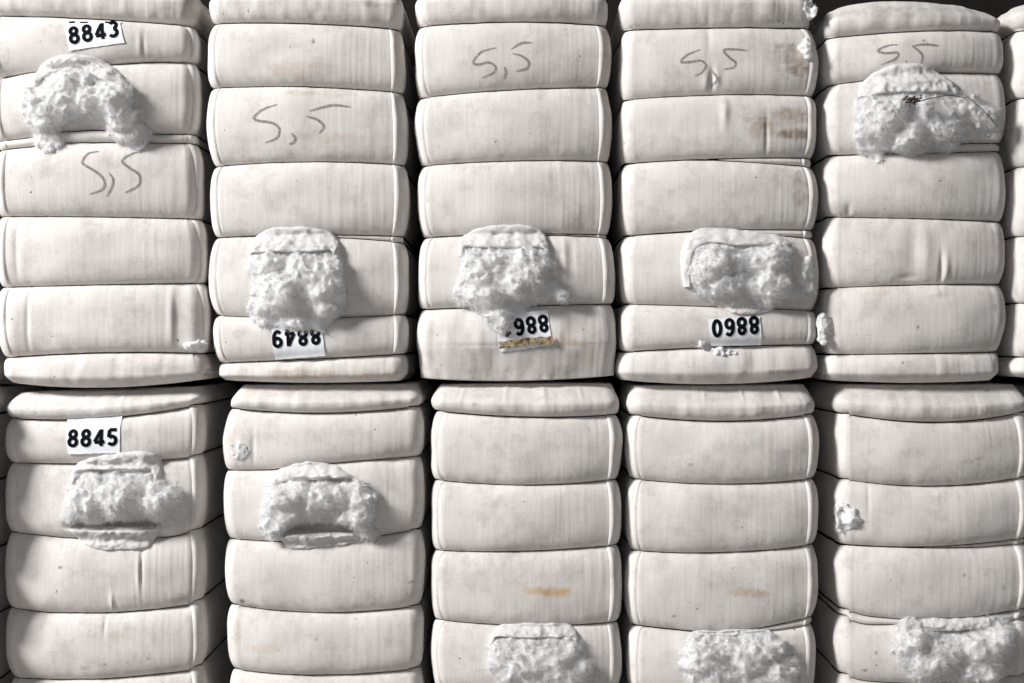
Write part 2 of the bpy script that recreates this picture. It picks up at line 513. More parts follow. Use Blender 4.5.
# bold grotesque digits as strokes in a unit box, x right, y up
def arc(cx, cy, rx, ry, a0, a1, n=14):
    return [(cx + rx * math.cos(math.radians(a0 + (a1 - a0) * k / n)), cy + ry * math.sin(math.radians(a0 + (a1 - a0) * k / n))) for k in range(n + 1)]
DIG = {
    '8': [arc(.5, .735, .27, .19, 0, 360), arc(.5, .285, .32, .22, 0, 360)],
    '0': [arc(.5, .5, .32, .425, 0, 360, 20)],
    '4': [[(.68, .0), (.68, .5), (.68, .97)], [(.66, .93), (.40, .60), (.12, .25)], [(.10, .24), (.5, .24), (.97, .24)]],
    '3': [arc(.46, .735, .28, .19, 150, -85), arc(.46, .29, .32, .22, 85, -150)],
    '5': [[(.86, .925), (.55, .925), (.24, .925)], [(.26, .93), (.22, .7), (.20, .5)], arc(.48, .31, .32, .235, 140, -150)],
    '9': [arc(.5, .69, .31, .235, 0, 360), [(.81, .69), (.80, .35), (.66, .13), (.45, .07), (.20, .18)]],
    '6': [arc(.5, .31, .31, .235, 0, 360), [(.19, .31), (.20, .65), (.34, .87), (.55, .93), (.80, .82)]],
    '1': [[(.60, .0), (.60, .5), (.60, .98)], [(.56, .95), (.42, .80), (.18, .74)]],
}
def label(B, corners, text, O, R, U, extra=None, st=0.205):
    """corners TL,TR,BR,BL; text runs from O along R with height vector U (grid)"""
    c = np.array(corners, float)
    nu, nv = 30, 20
    u = np.linspace(0, 1, nu)[None, :, None]; v = np.linspace(0, 1, nv)[:, None, None]
    g = (c[0] * (1 - u) + c[1] * u) * (1 - v) + (c[3] * (1 - u) + c[2] * u) * v
    # slightly ragged paper edge
    g = g + 0.35 * np.stack([noise3(g[..., 0] / 3, g[..., 1] / 3, 1), noise3(g[..., 0] / 3, g[..., 1] / 3, 5)], -1)
    d0 = surf(B, g[..., 0], g[..., 1])
    # paper bridges small hollows of the cloth
    d = d0.copy()
    for _ in range(10):
        dp = np.pad(d, 1, 'edge'); d = np.maximum(d0, (dp[1:-1, :-2] + dp[1:-1, 2:] + dp[:-2, 1:-1] + dp[2:, 1:-1]) / 4)
    d = d + 0.9
    top = P(g[..., 0], g[..., 1], d).reshape(-1, 3); F = grid_faces(nv, nu)
    lab = mesh_obj('number_label', *merge([(top, F), (P(g[..., 0], g[..., 1], d - 0.7).reshape(-1, 3), F[:, ::-1])]), M_PAPER, B.root, base=B.base)
    tree = BVHTree.FromPolygons(np.stack([g[..., 0], g[..., 1], d], -1).reshape(-1, 3).tolist(), F.tolist())
    class L_: pass
    LB = L_(); LB.bvh = tree
    O, R, U = map(lambda a: np.array(a, float), (O, R, U))
    it = []; n = len(text); hgt = np.linalg.norm(U); cw = 1.0 / n
    for i, ch in enumerate(text):
        for s in DIG[ch]:
            pts = [O + R * (cw * (i + 0.06 + 0.88 * x)) + U * y for x, y in s]
            it.append(ribbon_on(LB, pts, st * hgt, 0.5))
    if extra:
        for pts, wd in extra: it.append(ribbon_on(LB, pts, wd, 0.5))
    V, F = merge(it)
    tx = mesh_obj('printed_number', V, F, M_INK, lab, base=B.base, smooth=False)
    lab['label'] = 'white paper label printed with the number ' + text
    return lab
def ribbon_on(LB, pts, wid, off):
    p = resample(pts, max(10, len(pts) * 3))
    t = np.gradient(p, axis=0); t /= np.linalg.norm(t, axis=1)[:, None] + 1e-9
    if np.linalg.norm(p[0] - p[-1]) < 0.2:
        tt_ = p[1] - p[-2]; tt_ /= np.linalg.norm(tt_); t[0] = t[-1] = tt_
    nn = np.stack([-t[:, 1], t[:, 0]], -1)
    g = np.stack([p + nn * (wid * (k / 4 - 0.5)) for k in range(5)], 1)
    d = surf(LB, g[..., 0], g[..., 1], default=np.nan)
    m = np.nanmean(d) if np.isfinite(d).any() else 0
    d = np.where(np.isfinite(d), d, m) + off
    return P(g[..., 0], g[..., 1], d).reshape(-1, 3), grid_faces(len(p), 5)

# ------------------------------------------------------------------ torn pocket: lip and cotton
def Z(org, sc, pts): return [(org[0] + x / sc, org[1] + y / sc) for x, y in pts]

def lip(B, outer, inner, height=9.0, seed=1, name='torn_lip', fuzz=500):
    n, m = 70, 22
    a = resample(outer, n); b = resample(inner, n)
    v = np.linspace(0, 1, m)
    g = a[:, None] * (1 - v[None, :, None]) + b[:, None] * v[None, :, None]
    g = g + 0.8 * np.stack([noise3(g[..., 0] / 7, g[..., 1] / 7, seed), noise3(g[..., 0] / 7, g[..., 1] / 7, seed + 5)], -1)
    s = surf(B, g[..., 0], g[..., 1])
    # smooth the support so that the lip spans the strap grooves
    for _ in range(12):
        sp = np.pad(s, 1, 'edge'); s = np.maximum(s, (sp[1:-1, :-2] + sp[1:-1, 2:] + sp[:-2, 1:-1] + sp[2:, 1:-1]) / 4)
    prof = height * (1 - (1 - v) ** 2.6) ** 0.55
    ends = np.sin(np.clip(np.linspace(0.03, 0.97, n), 0, 1) * math.pi) ** 0.4
    up = prof[None] * (0.45 + 0.55 * ends[:, None]) * (1 + 0.18 * fbm(g[..., 0] / 9, g[..., 1] / 9, seed, 3, 2))
    up += 0.7 * fbm(g[..., 0] / 3, g[..., 1] / 2.2, seed, 8, 2) * np.minimum(1, prof[None] / 4)
    top = np.stack([g[..., 0], g[..., 1], s + up - 0.8], -1)
    # curl under at the torn edge
    e = (b - a); e /= np.linalg.norm(e, axis=1)[:, None] + 1e-9
    und = []
    for k, (f, dn) in enumerate(((1.3, 0.16), (1.5, 0.38), (0.5, 0.62), (-2.0, 0.85), (-4.0, 1.1))):
        x = b[:, 0] + e[:, 0] * f; y = b[:, 1] + e[:, 1] * f
        und.append(np.stack([x, y, top[:, -1, 2] * (1 - dn) + (s[:, -1] - 1) * dn], -1))
    allp = np.concatenate([top, np.stack(und, 1)], 1)
    F = grid_faces(n, allp.shape[1])
    c = allp.reshape(-1, 3)
    rng = np.random.default_rng(seed)
    du = np.gradient(top, axis=0); dv = np.gradient(top, axis=1); nn = np.cross(du, dv)
    nn /= np.linalg.norm(nn, axis=2)[..., None] + 1e-9
    nn *= np.sign(nn[..., 2:3] + 1e-9)
    SV, SF = strands(top.reshape(-1, 3), nn.reshape(-1, 3), fuzz, 3.0, 0.16, rng)
    V, FF = merge([(P(c[:, 0], c[:, 1], c[:, 2]), F), (P(SV[:, 0], SV[:, 1], SV[:, 2]), SF)])
    return mesh_obj(name, V, FF, M_WAD, B.root, base=B.base)

def tuft(B, poly, height=20.0, seed=1, holes=(), name='cotton_tuft', blob=7.5, vox=1.15, hair=24000, hlen=6.0, peaks=(), curls=1.6):
    rng = np.random.default_rng(seed)
    poly = np.asarray(poly, float)
    x0, y0 = poly.min(0); x1, y1 = poly.max(0)
    # scatter blobs
    cand = rng.random((9000, 2)) * [x1 - x0, y1 - y0] + [x0, y0]
    ok = inside(cand[:, 0], cand[:, 1], poly); cand = cand[ok]
    ed = edge_dist(cand[:, 0], cand[:, 1], poly)
    pts = []; step = blob * 0.42
    for c, e in zip(cand, ed):
        if e < 1.6: continue
        if all((c[0] - q[0]) ** 2 + (c[1] - q[1]) ** 2 > step * step for q in pts[-400:]):
            pts.append((c[0], c[1], e))
    bl = []
    for (x, y, e) in pts:
        if any(((x - hx) / hr) ** 2 + ((y - hy) / hq) ** 2 < 1 for hx, hy, hr, hq in holes): continue
        s = float(surf(B, np.array([x]), np.array([y]))[0])
        r = min(blob * rng.uniform(0.55, 1.05), e * 1.0 + 1.9)
        hh = height * min(1.0, (e / 15.0)) ** 0.55 * (0.72 + 0.42 * float(noise3(x / 13, y / 13, seed, seed)))
        for (qx, qy, qr, qa) in peaks:
            hh += qa * math.exp(-((x - qx) ** 2 + (y - qy) ** 2) / qr ** 2)
        hh = max(hh, r * 0.9)
        z = s
        k = 0
        while z < s + hh - r * 0.6 or k == 0:
            bl.append((x + rng.uniform(-1, 1), y + rng.uniform(-1, 1), min(z, s + hh - r), r * rng.uniform(.85, 1.1)))
            z += r * 1.1; k += 1
    # small curls of lint over the surface
    top = [b for b in bl]
    for k in range(int(len(pts) * curls)):
        b = top[int(rng.integers(0, len(top)))]
        v = rng.normal(size=3); v[2] = abs(v[2]) + 0.2; v /= np.linalg.norm(v)
        bl.append((b[0] + v[0] * b[3], b[1] + v[1] * b[3], b[2] + v[2] * b[3], rng.uniform(1.6, 3.2)))
    # union by voxel remesh
    import bmesh
    bm = bmesh.new()
    ico = bmesh.new(); bmesh.ops.create_icosphere(ico, subdivisions=2, radius=1)
    iv = np.array([v.co[:] for v in ico.verts]); ifc = np.array([[v.index for v in f.verts] for f in ico.faces]); ico.free(); bm.free()
    bl = np.array(bl)
    VV = (iv[None] * bl[:, 3][:, None, None] * np.array([1, 1, 0.95]) + bl[:, None, :3]).reshape(-1, 3)
    FF = (ifc[None] + (np.arange(len(bl)) * len(iv))[:, None, None]).reshape(-1, 3)
    me = bpy.data.meshes.new('tmp'); me.from_pydata(VV.tolist(), [], FF.tolist())
    ob = bpy.data.objects.new('tmp', me); COL.objects.link(ob)
    md = ob.modifiers.new('r', 'REMESH'); md.mode = 'VOXEL'; md.voxel_size = vox
    dg = bpy.context.evaluated_depsgraph_get(); dg.update()
    em = ob.evaluated_get(dg).to_mesh()
    nv = len(em.vertices); V = np.empty(nv * 3); em.vertices.foreach_get('co', V); V = V.reshape(-1, 3)
    Fm = [list(p.vertices) for p in em.polygons]
    ed_ = np.empty(len(em.edges) * 2, int); em.edges.foreach_get('vertices', ed_); ed_ = ed_.reshape(-1, 2)
    ob.evaluated_get(dg).to_mesh_clear()
    bpy.data.objects.remove(ob); bpy.data.meshes.remove(me)
    deg = np.zeros(nv); np.add.at(deg, ed_.ravel(), 1)
    def smooth(Q, it):
        for _ in range(it):
            S_ = np.zeros_like(Q); np.add.at(S_, ed_[:, 0], Q[ed_[:, 1]]); np.add.at(S_, ed_[:, 1], Q[ed_[:, 0]])
            Q = 0.5 * Q + 0.5 * S_ / np.maximum(deg, 1)[:, None]
        return Q
    V = smooth(V, 4)
    fa = np.array([f[:3] for f in Fm])
    def normals(V):
        n = np.cross(V[fa[:, 1]] - V[fa[:, 0]], V[fa[:, 2]] - V[fa[:, 0]])
        r = np.zeros_like(V)
        for k in range(3): np.add.at(r, fa[:, k], n)
        return r / (np.linalg.norm(r, axis=1)[:, None] + 1e-9)
    nn = normals(V)
    x, y, z = V.T
    wx = x + 3.0 * noise3(x / 9, y / 9, z / 9, seed + 40); wy = y + 3.0 * noise3(x / 9, y / 9, z / 9, seed + 41)
    def ridge(s, sd): return 1 - 2 * np.abs(fbm(wx / s, wy / s, z / s, sd, 2)).clip(0, 1)
    dsp = 1.3 * (ridge(12, seed + 1) - 0.5) + 0.75 * fbm(wx / 6.0, wy / 6.0, z / 6, seed + 2, 2) + 0.3 * ridge(4.2, seed + 3) + 0.15 * noise3(x / 1.6, y / 1.6, z / 1.6, seed + 4)
    V = V + nn * (dsp - 0.6)[:, None]
    nn = normals(V)
    SV, SF = strands(V, nn, hair, hlen, 0.16, rng, 0.04)
    Vw, Fw = merge([(P(V[:, 0], V[:, 1], V[:, 2]), Fm), (P(SV[:, 0], SV[:, 1], SV[:, 2]), SF)])
    return mesh_obj(name, Vw, Fw, M_COT, B.root, base=B.base)

# ------------------------------------------------------------------ the room behind the stacks
def box(name, x0, x1, y0, y1, z0, z1, m):
    V = [(x, y, z) for x in (x0, x1) for y in (y0, y1) for z in (z0, z1)]
    F = [(0, 1, 3, 2), (4, 6, 7, 5), (0, 4, 5, 1), (2, 3, 7, 6), (0, 2, 6, 4), (1, 5, 7, 3)]
    o = mesh_obj(name, V, F, m, smooth=False); o['kind'] = 'structure'; return o
box('floor', -7, 7, -7, 1.1, -0.1, 0.0, M_FLOOR)
box('wall_back', -7, 7, 1.0, 1.1, 0.0, 3.4, M_WALL)

BROWN = (0.50, 0.42, 0.34); GREY = (0.62, 0.60, 0.58); RUST = (0.86, 0.66, 0.42); DARK = (0.25, 0.22, 0.2); TAN = (0.80, 0.73, 0.64)
def R3(x0, x1, l, m, r): return [(x0, l), ((x0 + x1) / 2, m), (x1, r)]

# ------------------------------------------------------------------ upper row, from the left
TOPCAP = ((16, 0.45, 8), (9, 0.30, 5))
LOWCAP = ((24, 0.58, 7), (9, 0.30, 5))

A = make_bale('canvas cotton bale numbered 8843 upright, torn open below its tilted label, pencilled 5,5',
    [R3(0, 200, -16, -16, -16), R3(0, 200, 14.5, 19.5, 25), [(-8, 80), (0, 77.5), (32, 72), (100, 66), (150, 62), (200, 61)],
     [(0, 140), (30, 138), (60, 132), (100, 130), (150, 134), (200, 133)], [(0, 149), (30, 147), (60, 143), (150, 142.5), (200, 142.5)],
     R3(0, 200, 216, 217, 218.5), R3(5, 205, 287, 285, 283), R3(8, 208, 357.5, 352.5, 353.5), R3(5, 211, 384, 389, 381)],
    [(-9, 197), (-9, 198.6), (-7, 200), (-4, 200), (-2, 202), (-2, 206.5), (-1, 208.6), (5, 211)], 1, seams=(8, 193), caps=TOPCAP,
    stains_shade=[(120, 268, 60, 10, (0.88, 0.85, 0.81), 0.7), (155, 368, 26, 5, GREY, 0.5), (185, 8, 30, 9, GREY, 0.5), (204, 375, 3, 6, DARK, 0.7)],
    dents=[(139, 45, 2, 14, 0.8), (143, 45, 1.5, 14, -0.6), (170, 318, 3, 30, 1.6), (178, 318, 8, 30, -1.6), (26, 320, 2, 30, -1.5), (190, 345, 10, 6, 2.5), (14, 250, 3, 30, -1.4), (12, 322, 8, 30, 1.5)])

Bb = make_bale('canvas cotton bale with upside-down 8849 label half covered by its hanging tuft',
    [R3(214, 404, -16, -16, -16), R3(214, 404, 22, 24, 28), R3(212, 405, 86.5, 87, 91.5), R3(213, 405, 165.5, 162, 164),
     R3(217, 408, 237, 235, 236), R3(217, 408, 237.3, 236.8, 242), R3(217, 408, 315.5, 318, 314.5), R3(218, 408, 363, 359, 354), R3(222, 402, 382, 384, 382.5)],
    [(210, 404), (209, 404.5), (209, 407), (211.5, 408), (212, 406), (210, 408.5), (215, 408), (217.5, 407)], 2, seams=(219, 392), caps=TOPCAP,
    stains_shade=[(305, 70, 36, 9, (0.88, 0.82, 0.74), 0.6), (298, 92, 16, 3, TAN, 0.8), (335, 92, 22, 5, (0.8, 0.76, 0.7), 0.6), (340, 137, 26, 5, TAN, 0.5), (305, 374, 38, 5, (0.74, 0.65, 0.55), 0.8), (375, 375, 28, 6, TAN, 0.6),
            (313, 41, 1.6, 2.2, DARK, 1), (290, 47, 1.2, 1.2, DARK, 1), (240, 333, 9, 6, GREY, 0.5), (221, 11, 1.6, 1.6, DARK, 1), (372, 3, 12, 4, GREY, .9)])

Cc = make_bale('canvas cotton bale bearing the partly hidden upside-down 8861 label over a strip of rusty tape',
    [R3(417, 607, -16, -16, -16), R3(418, 607, 25, 22.5, 24), R3(418, 608, 96.5, 90, 86), R3(418, 608, 165, 161, 160.5),
     R3(422, 609, 237, 234, 234.3), R3(422, 609, 237.3, 235, 237.2), R3(422, 610, 309, 306, 303.6), R3(418, 614, 380, 382.5, 377.5)],
    [(415, 608.5), (416, 610), (417, 610), (419, 611.5), (420, 611), (419, 613.5), (417, 616)], 3, seams=(428, 598), caps=((16, 0.45, 8), (13, 0.50, 3)),
    stains_shade=[(503, 112, 18, 4, (0.88, 0.82, 0.76), 0.6), (562, 342, 26, 5, (.9,.76,.6), 0.7), (587, 356, 9, 11, (0.9, 0.83, 0.74), 0.7), (475, 345, 30, 1.2, GREY, 0.4), (566, 335, 3, 1.0, DARK, 0.8),  # thin grey line follows the cap fold
            (560, 371, 22, 6, (.88, .86, .83), .8), (480, 372, 20, 6, (.88, .86, .83), .8)],
    dents=[(500, 345, 90, 1.5, -0.8), (565, 255, 3, 22, .9), (572, 255, 3, 22, -.7), (556, 262, 2, 12, .8)])

Dd = make_bale('canvas cotton bale with upside-down 8860 label, stained brown at its upper right',
    [R3(618, 812, -15, -15, -15), R3(618, 812, 28.5, 28.3, 27), R3(619, 814, 98.7, 95, 95), R3(619, 812, 162.5, 159, 157.3),
     [(619, 162.9), (680, 160), (713, 160.5), (812, 166)], [(619, 235.4), (687, 231), (740, 229.8), (812, 229.5)], [(619, 235.8), (687, 231.8), (713, 232), (760, 234.5), (812, 237.7)],
     R3(620, 814, 304, 307, 310.7), R3(620, 814, 352, 346.7, 344.6), R3(620, 814, 382, 385.5, 379.5)],
    [(619, 809), (619, 816), (619, 815), (620, 812), (620.5, 816), (620, 814), (619.6, 816.5), (619.6, 814.5), (618, 816.5)], 4, seams=(None, 807), caps=TOPCAP,
    stains_shade=[(795, 57, 22, 17, (0.52, 0.46, 0.40), 0.85), (802, 68, 12, 6, BROWN, 0.8), (795, 112, 20, 8, (0.6, 0.52, 0.45), 0.8), (800, 134, 26, 6, (0.38, 0.31, 0.26), 0.95), (762, 128, 13, 11, (0.68, 0.6, 0.52), 0.8), (775, 118, 30, 14, (.8, .76, .7), .6),
            (802, 188, 10, 17, (0.6, 0.54, 0.47), 0.8), (785, 372, 24, 2, (0.5, 0.4, 0.36), 0.8), (800, 300, 30, 5, TAN, 0.5), (760, 12, 45, 10, (.78, .76, .73), .8), (625.6, 142, 1.2, 1.4, DARK, 1)],  # wide grey entry near the top darkens the upper cap
    dents=[(712, 80, 2.5, 11, -2.4), (706, 84, 3, 9, 1.0), (718, 79, 3, 8, 1.3), (709, 30, 3, 30, -0.8), (725, 112, 4, 14, 2.0), (767, 135, 2, 18, -1.6), (808, 50, 6, 8, 3)])

E = make_bale('canvas cotton bale with 5,5 above a wide arched tear holding a dry twig',
    [[(817, 8), (840, 2), (875, -1), (920, 0), (960, 3), (1003, 10)], R3(820, 1001, 36, 32, 29.3), [(815, 84), (862, 80), (900, 76), (940, 72.5), (1004, 72)],
     [(817, 154), (912, 153), (945, 146), (960, 143.2), (1002, 142)], [(817, 154.6), (912, 153.8), (962, 152), (1002, 150)],
     R3(820, 1002, 216, 218.7, 221), R3(818, 1002, 288, 285, 284.2), R3(822, 998, 354.6, 353.4, 352), R3(820, 996, 382, 384, 382)],
    [(823, 1002), (822, 1003), (822, 1004), (822, 1003), (822, 1004), (822, 1004), (822, 1004), (824, 998)], 5, seams=(None, None), caps=((18, 0.5, 8), (9, 0.3, 5)),
    stains_shade=[(900, 10, 100, 7, (0.72, 0.71, 0.69), 0.8), (883, 288, 7, 6, (.88, .8, .72), .7), (850, 337, 2.5, .9, DARK, 1), (918, 328, 1.3, 1.6, DARK, 1), (903, 363, 1.8, 1.0, DARK, 1), (998, 308, 3, 5, (.5, .5, .47), .7), (985, 240, 18, 20, (.86, .84, .81), .6), (930, 253, 3, 25, (.82, .8, .78), .5)],  # first entry greys the whole top cap
    dents=[(915, 250, 9, 26, -1.8), (925, 250, 8, 26, 1.6), (942, 270, 2.2, 16, -2.2), (947, 270, 3, 16, 1.5), (850, 210, 3, 6, -2), (908, 277, 8, 2.5, -1.8), (938, 293, 8, 3, 1.4), (822, 240, 6, 18, 3)], bow=8.5)

Fb = make_bale('canvas cotton bale cut off by the right edge, seen beside the twig bale',
    [[(996, 8), (1004, 3), (1013, 1), (1100, 0), (1196, 2)], R3(1009, 1202, 29, 30, 29), R3(1009, 1202, 97, 95, 95), R3(1009, 1202, 166, 164, 165), R3(1009, 1202, 236, 235, 235),
     R3(1009, 1202, 303, 304, 303), R3(1004, 1202, 357, 355, 354), R3(1002, 1200, 378, 384, 382)],
    [(1008, 1202), (1011, 1204), (1011, 1205), (1011, 1205), (1011, 1205), (1011, 1204), (1007, 1202)], 6, seams=(1021, None), caps=TOPCAP, res=0.7)

G = make_bale('canvas cotton bale glimpsed at the far left edge beside bale 8843',
    [R3(-204, -14, -16, -16, -16), R3(-204, -14, 22, 24, 25), R3(-204, -14, 88, 88, 90), R3(-204, -14, 160, 161, 160), R3(-204, -14, 235, 235, 236),
     R3(-204, -14, 312, 311, 310), R3(-204, -14, 345, 345, 345), R3(-204, -14, 382, 384, 382)],
    [(-206, -22), (-206, -22), (-206, -22), (-206, -19), (-206, -17), (-206, -14), (-206, -4)], 7, seams=(None, None), caps=TOPCAP, res=0.6)

# ------------------------------------------------------------------ lower row, from the left
Al = make_bale('canvas cotton bale numbered 8845 upright, with lips above and below its tear',
    [R3(10, 208, 392, 390.6, 386), R3(12, 206, 419, 418.5, 405), [(12, 463.7), (105, 464), (150, 462), (192, 458.6), (207, 454.5)],
     [(14, 533.5), (70, 538), (152, 539.4), (180, 537), (207, 529.6)], [(14, 609.7), (50, 613), (117, 612.8), (160, 610), (197, 606), (208, 600)],
     [(18, 680), (60, 680), (117, 678.5), (195, 672), (212, 665)], R3(16, 208, 742, 743, 738), R3(16, 208, 780, 780, 780)],
    [(8, 206), (8.5, 205), (8, 205), (8.5, 205), (9, 206), (12, 206), (12, 206)], 8, seams=(18, 191), caps=LOWCAP,
    stains_shade=[(60, 568, 1.6, 1.2, DARK, 1), (56, 592, 1.4, 1.0, DARK, 1), (105, 665, 3, 1.2, GREY, 1), (127, 662, 3, 1.5, GREY, 1), (148, 658, 3, 1.8, GREY, 1), (85, 668, 5, 1.5, GREY, .9), (60, 440, 8, 2.5, (.85, .78, .72), .6), (34, 413, 1.5, 1, DARK, 1), (26, 409, 2, 1.2, GREY, 1), (120, 393, 60, 8, (.86, .85, .84), .8), (120, 636, 12, 4, (.92, .87, .8), .7)],  # wide grey entry paints shade onto the leaning cap facet
    dents=[(112, 526, 41, 3.6, -16), (113, 473, 36, 3, -9), (141, 565, 1.6, 20, -1.8), (138, 575, 1.8, 16, 1.2), (111, 603, 1.6, 10, 1.4), (104, 625, 1.6, 10, -1.2), (120, 396, 2, 10, 1.2)])

Bl = make_bale('canvas cotton bale, its tear showing a wide dark slot above a lower lip',
    [R3(234, 422, 384.5, 384, 383.3), R3(232, 422, 409, 413.5, 407), [(230, 471), (273, 470), (305, 466), (360, 461), (422, 457)],
     [(230, 540), (315, 543.3), (380, 537), (423, 530)], R3(232, 422, 606, 612.7, 607), R3(235, 422, 671, 675, 670), R3(232, 422, 738, 742, 738), R3(232, 422, 780, 780, 780)],
    [(232, 423), (223, 424), (224.5, 425), (226, 425), (228.7, 424), (231, 424), (231, 423)], 9, seams=(None, None), caps=LOWCAP,
    stains_shade=[(236, 634, 4, 14, TAN, 0.9), (262, 649, 22, 5, (0.88, 0.82, 0.74), 0.8), (284, 421, 1.2, 1.2, DARK, 1), (316, 640, 2.4, 1.2, GREY, 1), (411, 583, 4, 0.8, DARK, 1), (240, 603, 3, 2.2, DARK, .9), (252, 608, 8, 1.0, DARK, .7), (320, 392, 80, 7, (.86, .85, .84), .8)],  # last entry: shade of the cap facet put into the colour
    dents=[(318, 529.5, 33, 4.6, -17), (325, 481, 30, 3, -9), (252, 447, 2, 16, -1.2), (240, 447, 8, 12, 2.0)])

Cl = make_bale('canvas cotton bale with a short rust-orange streak above its bottom tuft',
    [R3(434, 617, 384, 383, 383), R3(436, 617, 411.5, 417.3, 415.5), R3(436, 617, 481, 485, 480.6), R3(436, 617, 551.6, 551.2, 546.4),
     R3(436, 617, 621.4, 625.6, 624), R3(436, 617, 690, 693, 690), R3(436, 617, 742, 745, 742), R3(436, 617, 780, 780, 780)],
    [(432, 620), (432, 620.3), (432, 620.3), (432, 621), (432, 621), (433, 620), (433, 618)], 10, seams=(438.5, 608), caps=LOWCAP,
    stains_shade=[(548, 592, 27, 5.5, (0.86, 0.66, 0.40), 1.0), (548, 592, 20, 3, (0.9, 0.72, 0.48), 0.7), (474, 404.6, 2, 1.5, GREY, 1), (525, 394, 90, 8, (.87, .87, .87), .8)],  # widest grey entry is painted shade on the top cap
    dents=[(460, 393, 2, 9, 1), (505, 393, 2, 9, 1), (545, 393, 2, 9, 1), (583, 393, 2, 9, 1)])

Dl = make_bale('canvas cotton bale with a faint grey-brown streak above its bottom tuft',
    [R3(630, 813, 385, 385, 384), R3(631, 813, 415.7, 421.5, 415), R3(631, 813, 480, 484, 479.7), R3(631, 813, 551.8, 552.6, 546),
     [(631, 626.8), (700, 632), (730, 631.5), (760, 628), (812, 619)], [(631, 627.3), (700, 632.6), (730, 632.4), (775, 630.8), (812, 626)], R3(631, 813, 694, 698, 694), R3(631, 813, 742, 745, 742), R3(631, 813, 780, 780, 780)],
    [(627.6, 815), (627, 817), (627, 816), (626.5, 816), (627, 815), (628, 814), (628, 816), (629, 814)], 11, seams=(638, 805), caps=LOWCAP,
    stains_shade=[(748, 593, 22, 4.5, (0.80, 0.69, 0.54), 0.95), (674.5, 617, 1.6, 1.0, DARK, 1), (767, 445, 5, 22, (.93, .89, .82), .8), (720, 394, 90, 8, (.87, .87, .86), .8), (711, 443, 2, 1, GREY, 1), (690, 465, 5, 1, GREY, .8)],  # wide grey entry is the cap's shade, painted in
    dents=[(705, 394, 2, 8, 1.3), (745, 393, 2, 8, 1.5), (783, 392, 2.5, 7, 2.2)])

El = make_bale('lowest right canvas cotton bale with a cotton wad bursting from its left edge',
    [R3(838, 1026, 384, 384, 384), R3(838, 1024, 414, 422.5, 413), R3(838, 1024, 480, 486.3, 478), [(838, 546), (880, 547), (935, 546.6), (975, 544), (1022, 540)],
     [(838, 546.6), (880, 547.4), (933, 548), (975, 547.6), (1022, 545)], [(834, 610), (860, 617), (898, 619.5), (968, 618), (1022, 611)],
     [(834, 616), (850, 624), (863, 626), (898, 624), (930, 630), (980, 629), (1022, 619)], [(834, 675), (856, 682), (920, 684), (1010, 678), (1022, 676)], R3(838, 1022, 745, 747, 744), R3(838, 1022, 780, 780, 780)],
    [(834, 1026), (834, 1030), (834, 1030), (834, 1028), (834, 1030), (834, 1028), (834, 1030), (834, 1030), (834, 1028)], 12, seams=(None, 1017), caps=LOWCAP,
    stains_shade=[(866, 672, 3, 1.8, DARK, 1), (877, 653, 1.5, 1, DARK, 1), (994, 391.5, 2, 1.2, DARK, 1), (983, 411, 1.3, 2, GREY, 1), (980, 459, 5, 1.6, GREY, .9), (968, 461, 5, 1.6, GREY, .8), (1005, 589, 3, 3, GREY, .9), (965, 575.5, 1.2, 1.2, DARK, 1), (930, 393, 90, 8, (.85, .84, .82), .8), (891, 581, 1.5, 1, GREY, 1), (960, 428, 60, 30, (.93, .92, .89), .6)],  # wide flat grey entry paints the top cap's shade
    dents=[(870, 500, 2, 20, -1.0)], bow=8.5)

Gl = make_bale('canvas cotton bale standing left of the 8845 bale in deep shade',
    [R3(-204, -14, 388, 388, 388), R3(-204, -14, 415, 420, 415), R3(-204, -14, 482, 486, 482), R3(-204, -14, 550, 553, 550), R3(-204, -14, 618, 622, 618),
     R3(-204, -14, 685, 690, 685), R3(-204, -14, 742, 745, 742), R3(-204, -14, 780, 780, 780)],
    [(-206, 0), (-206, 0), (-206, 0), (-206, 0), (-206, 0), (-206, 0), (-206, -2)], 13, caps=LOWCAP, res=0.6, out=38)
Fl = make_bale('canvas cotton bale standing right of the lowest right bale',
    [R3(1046, 1240, 388, 388, 388), R3(1046, 1240, 415, 420, 415), R3(1046, 1240, 482, 486, 482), R3(1046, 1240, 550, 553, 550), R3(1046, 1240, 618, 622, 618),
     R3(1046, 1240, 685, 690, 685), R3(1046, 1240, 742, 745, 742), R3(1046, 1240, 780, 780, 780)],
    [(1042, 1240)] * 7, 14, caps=LOWCAP, res=0.6)

# ------------------------------------------------------------------ pencilled numbers
z1, z3, z5, z7, z9 = (0, 0), (200, 0), (405, 0), (605, 0), (804, 0); s1 = 3.414
handwriting(A, [[(335, 515), (300, 523), (284, 545), (285, 560), (330, 588), (355, 615), (350, 645), (305, 662)], [(372, 590), (385, 612), (380, 640), (362, 670)],
                [(482, 517), (450, 522), (415, 547), (440, 572), (472, 595), (472, 630), (425, 657)]], z1, s1, 2.2)
handwriting(Bb, [[(262, 356), (215, 372), (183, 400), (200, 412), (240, 418), (268, 435), (264, 468), (220, 487)], [(312, 455), (325, 470), (320, 484), (303, 492)],
                 [(512, 363), (450, 358), (375, 378)], [(362, 397), (400, 408), (422, 432), (405, 455)]], z3, s1, 2.2)
handwriting(Cc, [[(310, 163), (260, 178), (232, 212), (250, 220), (285, 213), (308, 228), (300, 248), (262, 265)], [(340, 228), (343, 250), (337, 268)],
                 [(432, 145), (395, 148), (362, 168)], [(365, 183), (395, 190), (422, 212), (415, 232), (380, 243)]], z5, s1, 2.0)
